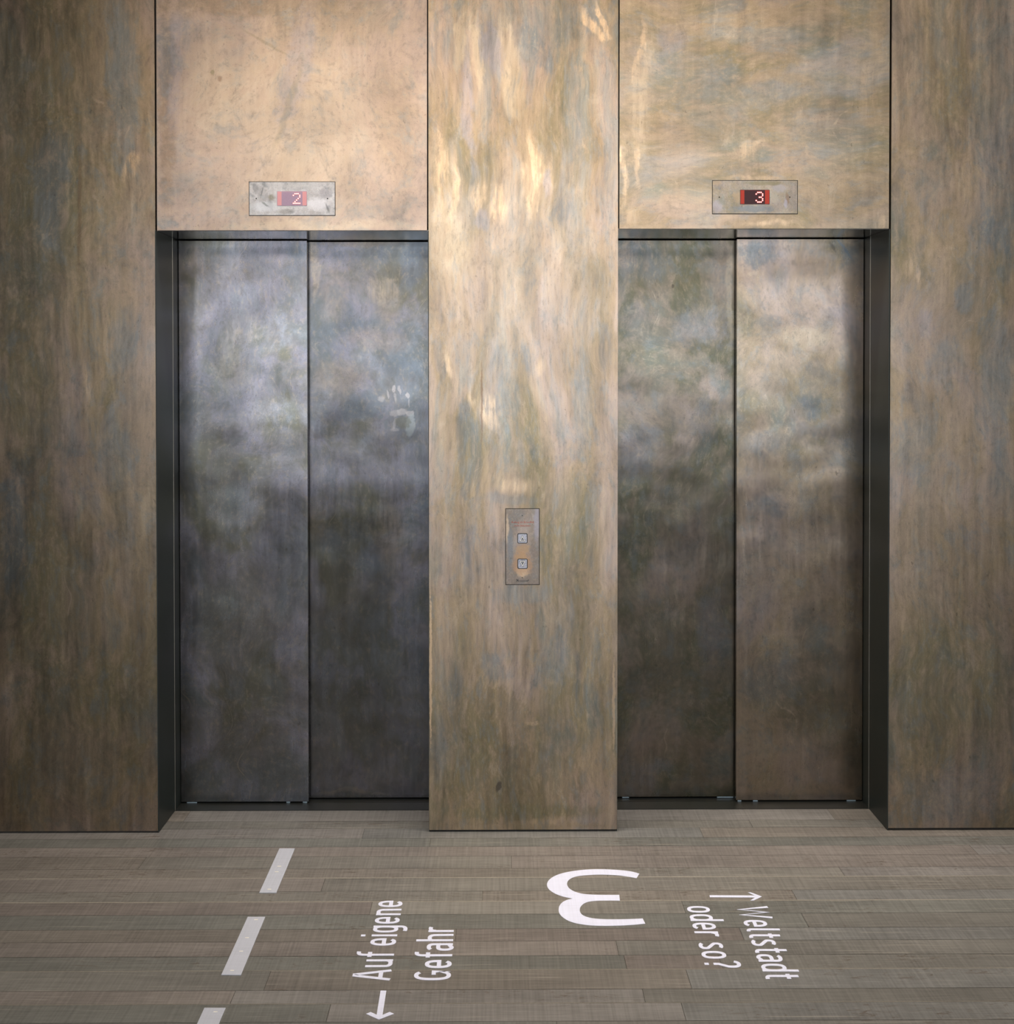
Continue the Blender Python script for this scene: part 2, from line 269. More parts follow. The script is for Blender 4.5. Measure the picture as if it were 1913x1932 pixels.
F_D2 = [(594, 490, 8, 70, 0, CREAM, .85, .8, .3), (630, 560, 26, 60, 0, PNK, .5, .9), (722, 545, 26, 26, 0, CREAM, .7, .6, .4), (785, 490, 26, 60, 20, SLATE, .8, .7), (700, 470, 50, 30, 0, SLATE, .4, .8), (680, 454, 70, 10, 0, TAN, .5, .6), (650, 620, 60, 16, -10, SLATE, .5, .8), (735, 580, 24, 34, 0, TAN, .5, .8), (710, 640, 60, 20, 5, PNK, .5, .8), (640, 710, 50, 34, 0, TAN, .55, .8), (760, 690, 46, 24, 10, SLATE, .6, .8), (680, 770, 60, 24, -10, SLATE, .7, .8), (780, 800, 40, 60, 0, SLATE, .5, .8), (720, 880, 100, 40, 0, VIO, .4, .9), (600, 980, 20, 40, 0, TAN, .5, .9, .4), (735, 1010, 26, 60, 0, TAN, .5, .8), (700, 1060, 24, 34, 0, SLATE, .7, .8), (650, 1150, 60, 120, 0, OLD, .5, .9), (650, 1350, 100, 80, 0, OLD, .5, .9), (660, 1495, 70, 4, 0, CREAM, .55, .9),
 # hand print
 (743.5, 733, 3.4, 6, 0, HND, 0.83, -.5), (745, 748, 2.2, 9, -8, HND, 0.52, -.7), (754, 736, 2.8, 8, -12, HND, 0.68, -.6), (732.5, 744, 2.0, 9, -3, HND, 0.60, -.6), (768.5, 746, 3.4, 6, -12, HND, 0.75, -.5), (771, 761, 1.6, 8, -4, HND, 0.45, -.7), (719, 753, 6, 6, 0, HND, 0.52, -.7), (718, 786, 5, 4, -30, BLU, .7, -.6),
 (744, 780, 9, 6, -15, HND, 0.52, -.6), (758, 777, 9, 6, 0, HND, 0.63, -.5), (773, 780, 8, 5, -10, HND, 0.68, -.5), (774, 802, 8, 20, 8, (.62, .64, .62), .75, -.45), (744, 800, 3, 11, 10, HND, 0.48, -.6), (745, 811, 9, 4, 0, HND, 0.45, -.7), (728, 801, 3, 9, 8, BLU, .5, -.6), (760, 797, 14, 11, 0, OLD, .5, -.5)]
F_D3 = [(1360, 500, 20, 150, 0, PNK, .55, .9), (1300, 560, 50, 60, 0, OLD, .5, .9), (1210, 490, 50, 40, 0, SLATE, .55, .9), (1230, 640, 60, 60, 0, OLD, .5, .9), (1310, 620, 50, 40, 0, VIO, .4, .9), (1250, 780, 60, 40, 0, PNK, .45, .9), (1200, 850, 40, 60, 0, VIO, .5, .9), (1300, 1000, 70, 120, 0, PNK, .35, 1.), (1250, 1250, 80, 120, 0, OLD, .6, .9), (1376, 560, 6, 110, 0, CREAM, .5, .8), (1340, 1190, 30, 90, 0, VIO, .4, .9), (1269, 540, 2, 3.5, 0, DRK, .7, -.6)]
F_D4 = [(1430, 480, 34, 24, 0, SLATE, .8, .8), (1420, 512, 14, 6, 0, CREAM, .5, .8, .5), (1530, 500, 40, 40, 0, PNK, .45, .9), (1610, 500, 20, 40, 0, SLATE, .7, .8), (1500, 580, 60, 50, 0, PNK, .6, .9), (1520, 640, 46, 20, 0, CREAM, .65, .7), (1450, 610, 34, 14, 0, SLATE, .45, .8), (1440, 720, 40, 30, 0, PNK, .5, .8), (1520, 720, 60, 26, 0, TAN, .5, .9), (1440, 840, 60, 30, 0, SLATE, .4, .9), (1500, 900, 70, 40, 0, TAN, .5, .9), (1450, 960, 40, 24, 0, SLATE, .5, .8), (1450, 1080, 70, 60, 0, TAN, .5, .9), (1540, 1040, 30, 60, 0, TAN, .4, .9), (1460, 1280, 60, 50, 0, SLATE, .45, .8), (1530, 1340, 80, 60, 0, OLD, .6, .9), (1540, 1485, 60, 12, 0, TAN, .6, .8), (1571, 466, 3, 12, -35, DRK, .5, -.7), (1594, 470, 2.5, 30, -35, SLATE, .7, -.7)]
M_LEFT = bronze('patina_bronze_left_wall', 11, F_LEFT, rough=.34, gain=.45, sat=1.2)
M_HL = bronze('patina_bronze_left_header', 23, F_HL, stretch=(1.2, 1, 1.1), streak=.5, base=(TAN, WARM, PNK, PNK, TAN), gain=.55, sat=1.15)
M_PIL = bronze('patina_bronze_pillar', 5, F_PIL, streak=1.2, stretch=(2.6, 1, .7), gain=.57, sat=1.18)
M_HR = bronze('patina_bronze_right_header', 37, F_HR, stretch=(.8, 1, 1.6), tilt=.15, streak=.6, gain=.58, sat=1.12)
M_RIGHT = bronze('patina_bronze_right_wall', 8, F_RIGHT, gain=.54, sat=1.15)
YF, YR = 0.327, 0.372        # front faces of the front and the rear door leaves
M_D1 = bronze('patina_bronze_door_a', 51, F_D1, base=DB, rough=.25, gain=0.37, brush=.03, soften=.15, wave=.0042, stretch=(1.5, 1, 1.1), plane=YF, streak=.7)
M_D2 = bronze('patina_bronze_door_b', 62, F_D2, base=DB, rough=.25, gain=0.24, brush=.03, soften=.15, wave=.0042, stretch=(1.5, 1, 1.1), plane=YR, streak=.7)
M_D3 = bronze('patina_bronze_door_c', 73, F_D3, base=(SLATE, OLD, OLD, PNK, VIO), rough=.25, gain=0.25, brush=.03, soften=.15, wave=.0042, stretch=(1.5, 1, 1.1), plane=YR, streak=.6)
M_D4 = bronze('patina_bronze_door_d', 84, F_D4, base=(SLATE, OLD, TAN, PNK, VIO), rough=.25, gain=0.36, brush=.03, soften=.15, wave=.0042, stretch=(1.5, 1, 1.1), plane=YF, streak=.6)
M_JAMB = plain('dark_bronze_jamb', (.022, .029, .027), .42, .0, var=.15, scale=3)
M_JAMB.node_tree.nodes['Principled BSDF'].inputs['Specular IOR Level'].default_value = .28
M_SOF = plain('polished_bronze_soffit', (.32, .31, .30), .12, .95, var=.1, scale=3)
M_EDGE = plain('worn_brass_edge', (.50, .47, .40), .4, .9)
M_DARK = plain('black_recess', (.008, .008, .008), .8)
M_SILL = plain('blackened_sill', (.035, .038, .036), .45, .7)
M_ALU = plain('brushed_aluminium', (.45, .55, .6), .4, .9)

# ------------------------------------------------------------------ geometry constants
(XA, XB, XE, XG, DJ) = (-1.1897, -0.2477, 0.4089, 1.3549, 0.2418)
T = 2.10; TOP = 3.52; SIDE = 6.0
HB = at(550, 434.6).z; HB2 = at(1400, 431.4).z
YB = YF+0.004                      # jambs run back to the leaves
# ------------------------------------------------------------------ room
def wall_panel(name, outline, mat, core):
    m = MB(); m.prism(outline, 'y', 0.0, 0.018, 0, bev=.0012)
    for c in core: m.quadbox(*c, m=1)
    return tag(m.build(name, [mat, M_DARK]), kind='structure')
GAP = .0065
xl = XA-.009
# slightly out-of-true outlines, as the plates hang in the photograph
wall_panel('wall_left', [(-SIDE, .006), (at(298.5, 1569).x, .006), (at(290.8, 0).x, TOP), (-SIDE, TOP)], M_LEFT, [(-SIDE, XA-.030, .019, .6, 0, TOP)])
wall_panel('wall_right', [(at(1675.5, 1563).x, .008), (SIDE, .008), (SIDE, TOP), (at(1683.5, 0).x, TOP)], M_RIGHT, [(XG+.030, SIDE, .019, .6, 0, TOP)])
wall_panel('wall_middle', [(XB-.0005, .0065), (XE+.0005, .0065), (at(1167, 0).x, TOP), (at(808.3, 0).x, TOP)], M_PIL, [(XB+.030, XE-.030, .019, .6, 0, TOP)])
wall_panel('wall_above_left_elevator', [(at(296.2, 434).x, HB), (at(805.6, 434).x, HB), (at(806, 0).x, TOP), (at(295, 0).x, TOP)], M_HL, [(XA-.004, XB+.004, .019, .6, HB+.020, TOP)])
wall_panel('wall_above_right_elevator', [(at(1168.4, 431).x, HB2), (at(1677.2, 431).x, HB2), (at(1679.4, 0).x, TOP), (at(1169.6, 0).x, TOP)], M_HR, [(XE-.004, XG+.004, .019, .6, HB2+.020, TOP)])

# floor: single boards running along the wall, each with its own tone
M_FLOOR = None
def floor_mat():
    m = NT('grey_oiled_oak_boards'); co = m.coord()
    at_ = m.n('ShaderNodeAttribute', attribute_name='tone'); tone = at_.outputs['Color']; al = at_.outputs['Alpha']
    sh = m.n('ShaderNodeCombineXYZ'); m.l(m.math('MULTIPLY', al, 37.0), sh.inputs[0]); m.l(m.math('MULTIPLY', al, 91.0), sh.inputs[2])
    P = m.vmath('ADD', co, sh.outputs[0])
    g = m.noise(m.mapp(P, scale=(1.6, 26, 1)), 4, 6, .65, 1.2)
    saw = m.noise(m.mapp(P, rot=(0, 0, .06), scale=(150, 2.2, 1)), 1, 3, .6)
    saw2 = m.noise(m.mapp(P, scale=(12, 400, 1)), 1, 2, .6)
    blot = m.noise(m.mapp(P, scale=(.7, 2.2, 1)), 2.4, 4, .6)
    sv = m.math('ADD', m.rng(g, .25, .75, .86, 1.14, False), m.rng(saw, .3, .7, -.15, .15, False))
    sv = m.math('ADD', sv, m.rng(saw2, .3, .7, -.10, .10, False)); sv = m.math('ADD', sv, m.rng(blot, .3, .7, -.20, .20, False))
    hs = m.n('ShaderNodeVectorMath', operation='SCALE'); m.l(tone, hs.inputs[0]); m.l(sv, hs.inputs[3]); col = hs.outputs[0]
    kn = m.noise(m.mapp(P, scale=(7, 26, 1)), 2.2, 4, .7, 1.5)
    km = m.rng(m.noise(m.mapp(P, loc=(4, 4, 0), scale=(.6, 3, 1)), 1.1, 2), .48, .60)
    col = m.mix(m.math('MULTIPLY', m.rng(kn, .57, .64, 0, .7), km), col, (.085, .062, .048))
    sc = m.noise(m.mapp(P, rot=(0, 0, 1.25), scale=(3, 160, 1)), 1, 3, .5, .4)
    col = m.mix(m.rng(sc, .64, .70, 0, .35), col, (.42, .39, .34))
    m.l(col, m.b.inputs['Base Color'])
    m.b.inputs['Specular IOR Level'].default_value = .35
    m.l(m.rng(g, .3, .7, .52, .42, False), m.b.inputs['Roughness'])
    bp = m.n('ShaderNodeBump'); bp.inputs['Strength'].default_value = .15; bp.inputs['Distance'].default_value = .002
    m.l(m.math('ADD', g, m.math('MULTIPLY', saw, .7)), bp.inputs['Height']); m.l(bp.outputs[0], m.b.inputs['Normal'])
    return m.mat
M_FLOOR = floor_mat()
rnd = random.Random(77)
rows = [1548.5, 1562.5, 1581, 1597, 1615, 1638, 1655.7, 1681, 1700.5, 1724.7, 1752, 1775.5, 1803, 1830, 1867, 1893, 1927]
ys = [YR+.25, DJ-.0] + [fl(900, y).y for y in rows]
while ys[-1] > -8.9: ys.append(ys[-1]-.118)
V = []; Fc = []; TN = []
def q(x0, x1, y0, y1, z, c):
    b = len(V); V.extend([(x0, y1, z), (x1, y1, z), (x1, y0, z), (x0, y0, z)]); Fc.append((b, b+1, b+2, b+3)); TN.append(c)
BASE = [(.185, .160, .128), (.165, .152, .125), (.150, .145, .120), (.205, .175, .145), (.215, .195, .168), (.170, .142, .118), (.190, .172, .140), (.178, .170, .148)]
light_j = {8: .9, 10: .8, 15: .6, 17: .5}
known = {   # board ends seen in the photograph: row -> [px of the ends], base tone index per board
 5: [(1840,), (3, 4)], 6: [(270, 965), (0, 6, 3)], 7: [(1145, 1590), (0, 6, 4)], 8: [(610,), (3, 6)], 9: [(910, 1500), (6, 0, 7)], 10: [(700, 1290), (5, 6, 2)], 11: [(1520,), (2, 1)], 12: [(860, 1400), (0, 5, 7)], 13: [(1165,), (3, 1)], 14: [(1180, 1360), (2, 5, 1)], 15: [(505, 1300), (1, 0, 7)], 16: [(440, 1215), (3, 4, 1)], 17: [(620, 1290), (2, 4, 7)], 18: [(1050,), (2, 1)]}
for i in range(1, len(ys)-1):
    y1, y0 = ys[i], ys[i+1]
    g0 = .0016
    if i in known:
        ends = [fl(px, (rows[i-2]+rows[min(i-1, len(rows)-1)])/2 if i >= 2 else 1555).x for px in known[i][0]]
        tn = known[i][1]
    else:
        ends = []; x = -SIDE+rnd.uniform(.3, 2.2)
        while x < SIDE: ends.append(x); x += rnd.uniform(1.1, 2.6)
        tn = [rnd.randrange(8) for _ in range(len(ends)+1)]
    xs = [-SIDE]+sorted(ends)+[SIDE]
    for k in range(len(xs)-1):
        c = [.9*a+.1*b for a, b in zip(BASE[tn[k]], (.178, .162, .137))]; c = (c[0]*.93, c[1]*.98, c[2]*1.10); f = rnd.uniform(.93, 1.07)
        q(xs[k]+.0006, xs[k+1]-.0006, y0, y1-g0, 0, (c[0]*f, c[1]*f, c[2]*f, rnd.random()))
    if i in light_j:
        t = light_j[i]; hw = .0022 if i != 10 else .003
        q(-SIDE, SIDE, y1-hw, y1+hw, .0002, (.36*t, .33*t, .28*t, .5))
q(-SIDE, SIDE, -9.1, YR+.25, -.0015, (.045, .04, .033, .2))
me = bpy.data.meshes.new('floor'); me.from_pydata(V, [], Fc); me.materials.append(M_FLOOR)
ca = me.color_attributes.new('tone', 'FLOAT_COLOR', 'CORNER')
for p in me.polygons:
    for li in p.loop_indices: ca.data[li].color = TN[p.index]
fo = bpy.data.objects.new('floor', me); link(fo); tag(fo, kind='structure')
M_WHITE = plain('white_plaster', (.62, .61, .58), .8, var=.03, scale=3)
M_GREYW = plain('grey_plaster', (.10, .095, .09), .8, var=.05, scale=2)
tag(MB().quadbox(-SIDE, SIDE, -9.1, .6, TOP+.01, TOP+.12).build('ceiling', M_GREYW), kind='structure')
tag(MB().quadbox(-SIDE-.1, -SIDE, -9.1, .6, 0, TOP).build('wall_left_side', M_GREYW), kind='structure')
tag(MB().quadbox(SIDE, SIDE+.1, -9.1, .6, 0, TOP).build('wall_right_side', M_GREYW), kind='structure')
tag(MB().quadbox(-SIDE, SIDE, -9.2, -9.1, 0, TOP).build('wall_back', M_GREYW), kind='structure')
tag(MB().quadbox(-SIDE, SIDE, .61, .7, -.05, TOP).build('wall_shaft', M_DARK), kind='structure')

# ------------------------------------------------------------------ elevators
def elevator(name_x, xa, xb, hb, label, front_side, split_px, mats):
    """front_side: -1 when the leaf nearer the hall is the left one"""
    root = empty('elevator', ((xa+xb)/2, DJ, 0)); tag(root, label, 'elevator', 'pair of elevators in the bronze wall')
    jd = .003
    for x0, x1 in ((xa-jd, xa), (xb, xb+jd)):
        j = MB(); j.quadbox(x0, x1, .0004, DJ-.0012, .001, hb-.001, bev=.0005); j.quadbox(x0, x1, DJ+.0012, YB if (x0 < xa) == (front_side < 0) else YR, .001, hb-.001, bev=.0005)
        j = j.build('jamb', M_JAMB, root)
        sx = (x1, x1+.0012) if x0 < xa else (x0-.0012, x0)
        MB().quadbox(sx[0], sx[1], DJ-.0007, DJ+.0007, .0015, hb-.0015).build('seam_strip', M_EDGE, j)
    s = MB(); s.quadbox(xa, xb, .019, DJ-.001, hb-.0005, hb+.003); s.quadbox(xa, xb, DJ+.001, YR+.03, hb-.0005, hb+.003)
    s.build('soffit', M_SOF, root)
    sp = at(split_px, 980, YF if True else YR).x
    zb = .006; zt = hb-.003
    th = .030
    if front_side < 0:
        f = MB().quadbox(xa+.0015, sp, YF, YF+th, zb, zt, bev=.0018); r = MB().quadbox(sp-.04, xb-.0015, YR, YR+th, zb, zt, bev=.0018)
    else:
        f = MB().quadbox(sp, xb-.0015, YF, YF+th, zb, zt, bev=.0018); r = MB().quadbox(xa+.0015, sp+.04, YR, YR+th, zb, zt, bev=.0018)
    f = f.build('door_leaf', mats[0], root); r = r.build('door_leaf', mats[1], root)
    # sill with two guide grooves
    L = MB()
    for y0, y1, z1 in ((DJ+.001, YF+.004, .0012), (YF+.004, YF+.010, -.004), (YF+.010, YR-.004, .0005), (YR-.004, YR+.004, -.004), (YR+.004, YR+.06, .0005)):
        L.quadbox(xa, xb, y0, y1, -.012, z1)
    L.build('sill', M_SILL, root)
    return root, f, r
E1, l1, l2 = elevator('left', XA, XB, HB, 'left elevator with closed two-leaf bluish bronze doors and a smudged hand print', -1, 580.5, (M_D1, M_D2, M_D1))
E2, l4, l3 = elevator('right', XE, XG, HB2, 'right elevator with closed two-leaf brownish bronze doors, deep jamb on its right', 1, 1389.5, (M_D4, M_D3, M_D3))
def shoe(leaf, p0, p1, Y):
    a = at(p0, 1512, Y).x; b = at(p1, 1512, Y).x
    MB().quadbox(a, b, Y+.004, Y+.022, .0012, .0058, bev=.0005).build('guide_shoe', M_ALU, leaf)
for a, b in ((352, 371), (540, 547), (571, 579)): shoe(l1, a, b, YF)
for a, b in ((1174, 1187), (1353, 1384)): shoe(l3, a, b, YR)
for a, b in ((1392, 1399), (1421, 1430), (1598, 1615)): shoe(l4, a, b, YF)

# ------------------------------------------------------------------ floor indicators
M_SILV = bronze('smudged_silver_plate', 91, [(500, 390, 26, 10, 0, (.70, .70, .72), .8, -.8), (600, 385, 22, 12, 0, (.78, .76, .78), .8, -.8), (512, 372, 7, 6, 0, OLV, .5, -.8), (482, 355, 6, 10, 0, (.25, .24, .24), .6, -.8), (615, 365, 12, 10, 0, (.36, .34, .36), .6, -.8), (540, 399, 16, 5, 0, (.30, .28, .26), .6, -.8), (494, 362, 1.5, 10, 12, (.2, .2, .2), .6, -.7), (500, 386, 8, 2, 35, (.18, .2, .18), .6, -.7), (618, 392, 2, 10, -20, (.2, .2, .2), .6, -.7), (545, 350, 50, 4, 0, (.62, .60, .58), .5, -.8)],
    base=((.30, .29, .28), (.62, .60, .59), (.72, .70, .70), (.5, .48, .48), (.68, .68, .70)), stretch=(6, 1, 6), streak=.6, rough=.42, gain=.60, brush=.1, plane=-.002)
M_PLT2 = bronze('smudged_bronze_plate', 95, [(1395, 372, 14, 10, 0, TAN, .8, -.7), (1352, 390, 10, 12, 0, VIO, .6, -.8), (1485, 375, 4, 12, 0, BRN, .6, -.8), (1482, 384, 3, 9, 0, VIO, .8, -.6), (1470, 356, 14, 8, 0, (.56, .52, .52), .7, -.7), (1420, 394, 40, 7, 0, SLATE, .7, -.8), (1440, 346, 40, 4, 0, OLV, .6, -.8), (1352, 345, 12, 4, 0, TAN, .7, -.8), (1462, 372, 10, 10, 0, (.5, .46, .38), .6, -.8)],
    base=(SLATE, OLV, (.44, .38, .29), (.46, .40, .36), (.38, .36, .38)), stretch=(5, 1, 5), streak=.6, rough=.42, gain=.60, brush=.1, plane=-.002)
M_LED = plain('lit_led', (.9, .3, .25), .4, emis=(1.0, .62, .55), es=3.0, var=0)
M_LEDR = plain('led_glow_lens', (.7, .05, .04), .4, emis=(1.0, .06, .04), es=.65, var=0)
FONT = {'2': ['.###.', '#...#', '....#', '...#.', '..#..', '.#...', '#####'], '3': ['.###.', '#...#', '....#', '..##.', '....#', '#...#', '.###.']}
def indicator(plate_px, scr_px, rim, digit, dpx, pitch, mplate, mdark, mred, screws, label):
    a = at(plate_px[0], plate_px[3]); b = at(plate_px[2], plate_px[1])
    root = empty('floor_indicator', ((a.x+b.x)/2, 0, (a.z+b.z)/2)); tag(root, label, 'floor indicator', 'floor indicators above the elevators')
    px = (b.x-a.x)/(plate_px[2]-plate_px[0])
    MB().quadbox(a.x-px*1.1, b.x+px*1.1, -.0008, -.0001, a.z-px*1.1, b.z+px*1.1).build('gap_sheet', M_DARK, root)  # added black sheet, stands in for the dark gap around the face plate
    MB().quadbox(a.x, b.x, -.0022, -.0009, a.z, b.z, bev=.0004).build('face_plate', mplate, root)
    for sx, sy in screws:
        c = at(sx, sy); MB().prism(disc(c.x, c.z, px*1.25), 'y', -.0028, -.0023).build('screw', M_DARK, root)
    a = at(scr_px[0], scr_px[3]); b = at(scr_px[2], scr_px[1])
    sc = MB().prism(rrect(a.x, b.x, a.z, b.z, .002), 'y', -.0040, -.0023, bev=.0006).build('screen', mdark[0], root)
    x0 = at(rim[0], 380).x; x1 = at(rim[1], 380).x
    for p0, p1 in ((a.x+px*.8, x0), (x1, b.x-px*.8)):
        MB().prism(rrect(p0, p1, a.z+px*.8, b.z-px*.8, .0006), 'y', -.0043, -.00401).build('side_band', mred, sc)
    MB().prism(rrect(x0+px*.5, x1-px*.5, a.z+px*.8, b.z-px*2.2, .0004), 'y', -.0043, -.00401).build('matrix_field', mdark[1], sc)
    m = MB(); g = MB()
    for r, row in enumerate(FONT[digit]):
        for c, ch in enumerate(row):
            if ch == '#':
                p = at(dpx[0]+c*pitch, dpx[1]+r*pitch)
                g.prism(disc(p.x, p.z, pitch*.56*px, 16), 'y', -.0046, -.00431)
                m.prism(disc(p.x, p.z, pitch*.34*px, 12), 'y', -.0050, -.00461)
    d = g.build('digit', M_LEDR, root); m.build('led_dot', M_LED, d)
    return root
G2 = plain('glare_violet_window', (.33, .20, .28), .25, var=.03, coat=.6); G2b = plain('glare_violet_field', (.30, .19, .29), .3, var=.05, scale=400, coat=.5); R2 = plain('glare_red_band', (.62, .25, .27), .3, var=.02, coat=.5)  # left screen: glare of a reflection is painted into these paler colours
G3 = plain('dark_red_window', (.06, .010, .012), .3, var=.03); G3b = plain('dark_red_field', (.034, .008, .011), .35, var=.1, scale=400); R3 = plain('red_band', (.36, .03, .015), .35, var=.02)
for g_ in (G3, G3b, R3): g_.node_tree.nodes['Principled BSDF'].inputs['Specular IOR Level'].default_value = .2
indicator((470.8, 343.6, 631.6, 406.2), (523, 361, 579.4, 388.6), (531.6, 571), '2', (553.9, 365.9), 3.0, M_SILV, (G2, G2b), R2, ((483.7, 374.8), (618.1, 374.8)), 'left floor indicator with smudged silver plate and dotted red number 2')
indicator((1344.4, 341, 1504, 403.2), (1396, 358.3, 1451.7, 385.7), (1403.8, 1442.8), '3', (1426.2, 363.4), 3.02, M_PLT2, (G3, G3b), R3, ((1356.7, 372.2), (1489.9, 372.2)), 'right floor indicator with brownish plate and dotted red number 3')

# ------------------------------------------------------------------ call panel
M_CALL = bronze('brown_bronze_call_plate', 99, [(986, 1010, 16, 34, 0, PNK, .5, -.9), (986, 1036, 14, 10, 0, (.62, .42, .26), .7, -.8), (986, 1078, 12, 12, 0, GOLD, .8, -.8), (985, 1064, 18, 22, 0, (.62, .40, .26), .7, -.6), (984, 1050, 12, 6, 0, (.62, .42, .26), .7, -.8), (957, 1000, 3, 26, 0, GOLD, .5, -.8), (963, 1030, 6, 40, 0, SLATE, .5, -.8), (1013, 985, 6, 40, 0, VIO, .6, -.8)],
    base=((.28, .25, .22), (.34, .28, .23), (.36, .30, .25), (.38, .31, .28), (.33, .30, .31)), stretch=(4, 1, 3), streak=.4, rough=.40, gain=.62, brush=.1, soften=.3, plane=-.002)
M_BTN = plain('scuffed_steel_button', (.34, .335, .37), .38, .8, var=.35, scale=160)
M_BLK = plain('black_plastic', (.02, .022, .025), .35)
M_TRI = plain('white_symbol', (.85, .85, .84), .5, var=.02)
M_REDT = plain('faded_red_print', (.38, .075, .045), .6, var=.2, scale=300)
a = at(954.6, 1102.6); b = at(1017.0, 960.2)
cp = empty('call_panel', ((a.x+b.x)/2, 0, (a.z+b.z)/2)); tag(cp, 'brownish bronze call button plate with two square buttons on the wall between elevators', 'call panel')
px = (b.x-a.x)/62.4
MB().quadbox(a.x-px*1.1, b.x+px*1.1, -.0008, -.0001, a.z-px*1.1, b.z+px*1.1).build('gap_sheet', M_DARK, cp)  # black sheet added in place of the dark gap round this plate
MB().quadbox(a.x, b.x, -.0022, -.0009, a.z, b.z, bev=.0004).build('face_plate', M_CALL, cp)
for sx, sy in ((985.3, 972.7), (985.2, 1089.6)):
    c = at(sx, sy); MB().prism(disc(c.x, c.z, px*.95), 'y', -.0028, -.0023).build('screw', M_DARK, cp)
def button(cx, cy, up):
    c = at(cx, cy)
    h = MB().prism(rrect(c.x-9.6*px, c.x+9.6*px, c.z-9.6*px, c.z+9.6*px, 2.6*px), 'y', -.0042, -.0023, bev=.0006).build('button_housing', M_BLK, cp)
    k = MB().prism(rrect(c.x-8.1*px, c.x+8.1*px, c.z-8.1*px, c.z+8.1*px, 1.6*px), 'y', -.0062, -.0043, bev=.0005).build('button', M_BTN, cp)
    s = 1 if up else -1
    def tri(w, hh, z0): return [Vector((c.x-w, 0, c.z-hh*s)), Vector((c.x+w, 0, c.z-hh*s)), Vector((c.x, 0, c.z+hh*s))]
    def ring(w, h_, t, y0, y1, mat, nm, par):
        P = [(c.x-w, c.z-h_*s), (c.x+w, c.z-h_*s), (c.x, c.z+h_*s)]
        cx_, cz_ = c.x, c.z-h_*s/3
        ins = []
        # inner triangle: inset by t
        import mathutils
        L = len(P)
        for i in range(3):
            p = Vector(P[i]); a_ = (Vector(P[i-1])-p).normalized(); b_ = (Vector(P[(i+1) % 3])-p).normalized()
            bi = (a_+b_).normalized(); ang = a_.angle(b_)/2; ins.append(p+bi*(t/math.sin(ang)))
        m = MB()
        for i in range(3):
            j = (i+1) % 3
            m.prism([P[i], P[j], tuple(ins[j]), tuple(ins[i])], 'y', y0, y1)
        m.build(nm, mat, par)
    ring(5.9*px, 6.2*px, 2.9*px, -.0065, -.00621, M_BLK, 'symbol_outline', k)
    ring(5.0*px, 5.3*px, 1.25*px, -.0070, -.00655, M_TRI, 'arrow_symbol', k)
button(985.6, 1015.5, True); button(985.8, 1063.4, False)
def text_obj(txt, name, mat, x, z, width, height, y, parent):
    cu = bpy.data.curves.new(name, 'FONT'); cu.body = txt; cu.extrude = .01; cu.resolution_u = 3
    o = bpy.data.objects.new(name, cu); COL.objects.link(o); bpy.context.view_layer.update()
    me = bpy.data.meshes.new_from_object(o.evaluated_get(bpy.context.evaluated_depsgraph_get()))
    bpy.data.objects.remove(o); bpy.data.curves.remove(cu)
    xs = [v.co.x for v in me.vertices]; zs = [v.co.y for v in me.vertices]
    sx = width/(max(xs)-min(xs)); sz = height/(max(zs)-min(zs)); x0 = min(xs); z0 = min(zs)
    for v in me.vertices:
        X, Y, Z = v.co; v.co = (x+(X-x0)*sx, y-Z*.02, z+(Y-z0)*sz)
    me.materials.clear(); me.materials.append(mat); me.name = name
    o = bpy.data.objects.new(name, me); link(o, parent); o.matrix_parent_inverse = Matrix.Translation(-Vector(parent.location)); return o
c = at(964.6, 988.2); text_obj('Aufzug im Brandfall', 'warning_text', M_REDT, c.x, c.z, 42*px, 5.2*px, -.0024, cp)
c = at(970.2, 993.4); text_obj('nicht benutzen', 'warning_text', M_REDT, c.x, c.z, 30.5*px, 4.0*px, -.0024, cp)
# maker's mark: a block letter, a run of tiny letters too small to read, a raised tick
m = MB(); k = 1/36.8
def mk(x0, y0, x1, y1):
    p = at(960+x0*k, 1080+y1*k); r = at(960+x1*k, 1080+y0*k); m.prism([(p.x, p.z), (r.x, p.z), (r.x, r.z), (p.x, r.z)], 'y', -.0026, -.0023)
mk(510, 465, 575, 515); mk(620, 470, 665, 515); mk(510, 570, 575, 622); mk(620, 560, 695, 620); mk(560, 500, 640, 580)
for i, x in enumerate(range(735, 1320, 52)): mk(x, 555+(i % 3)*8, x+36, 618)
mk(1320, 495, 1385, 545); mk(1300, 540, 1345, 590)
m.build('maker_mark', M_BLK, cp)

# ------------------------------------------------------------------ floor markings
def paint(name, col):
    m = NT(name); co = m.coord()
    g = m.noise(m.mapp(co, scale=(1.6, 40, 1)), 5, 4, .6, 1.0)
    saw = m.noise(m.mapp(co, scale=(150, 2.2, 1)), 1, 3, .6)
    f = m.math('ADD', m.rng(g, .3, .7, .94, 1.04, False), m.rng(saw, .3, .7, -.05, .04, False))
    hs = m.n('ShaderNodeVectorMath', operation='SCALE'); hs.inputs[0].default_value = col; m.l(f, hs.inputs[3])
    m.l(m.mix(m.rng(m.noise(m.mapp(co, scale=(2, 9, 1)), 9, 4, .7), .68, .74, 0, .4), hs.outputs[0], (.35, .33, .31)), m.b.inputs['Base Color'])
    m.b.inputs['Roughness'].default_value = .6; return m.mat
M_PAINT = paint('white_floor_lettering', (.75, .78, .96)); M_TAPE = paint('pale_grey_strip', (.50, .525, .61))
ZP = .0010
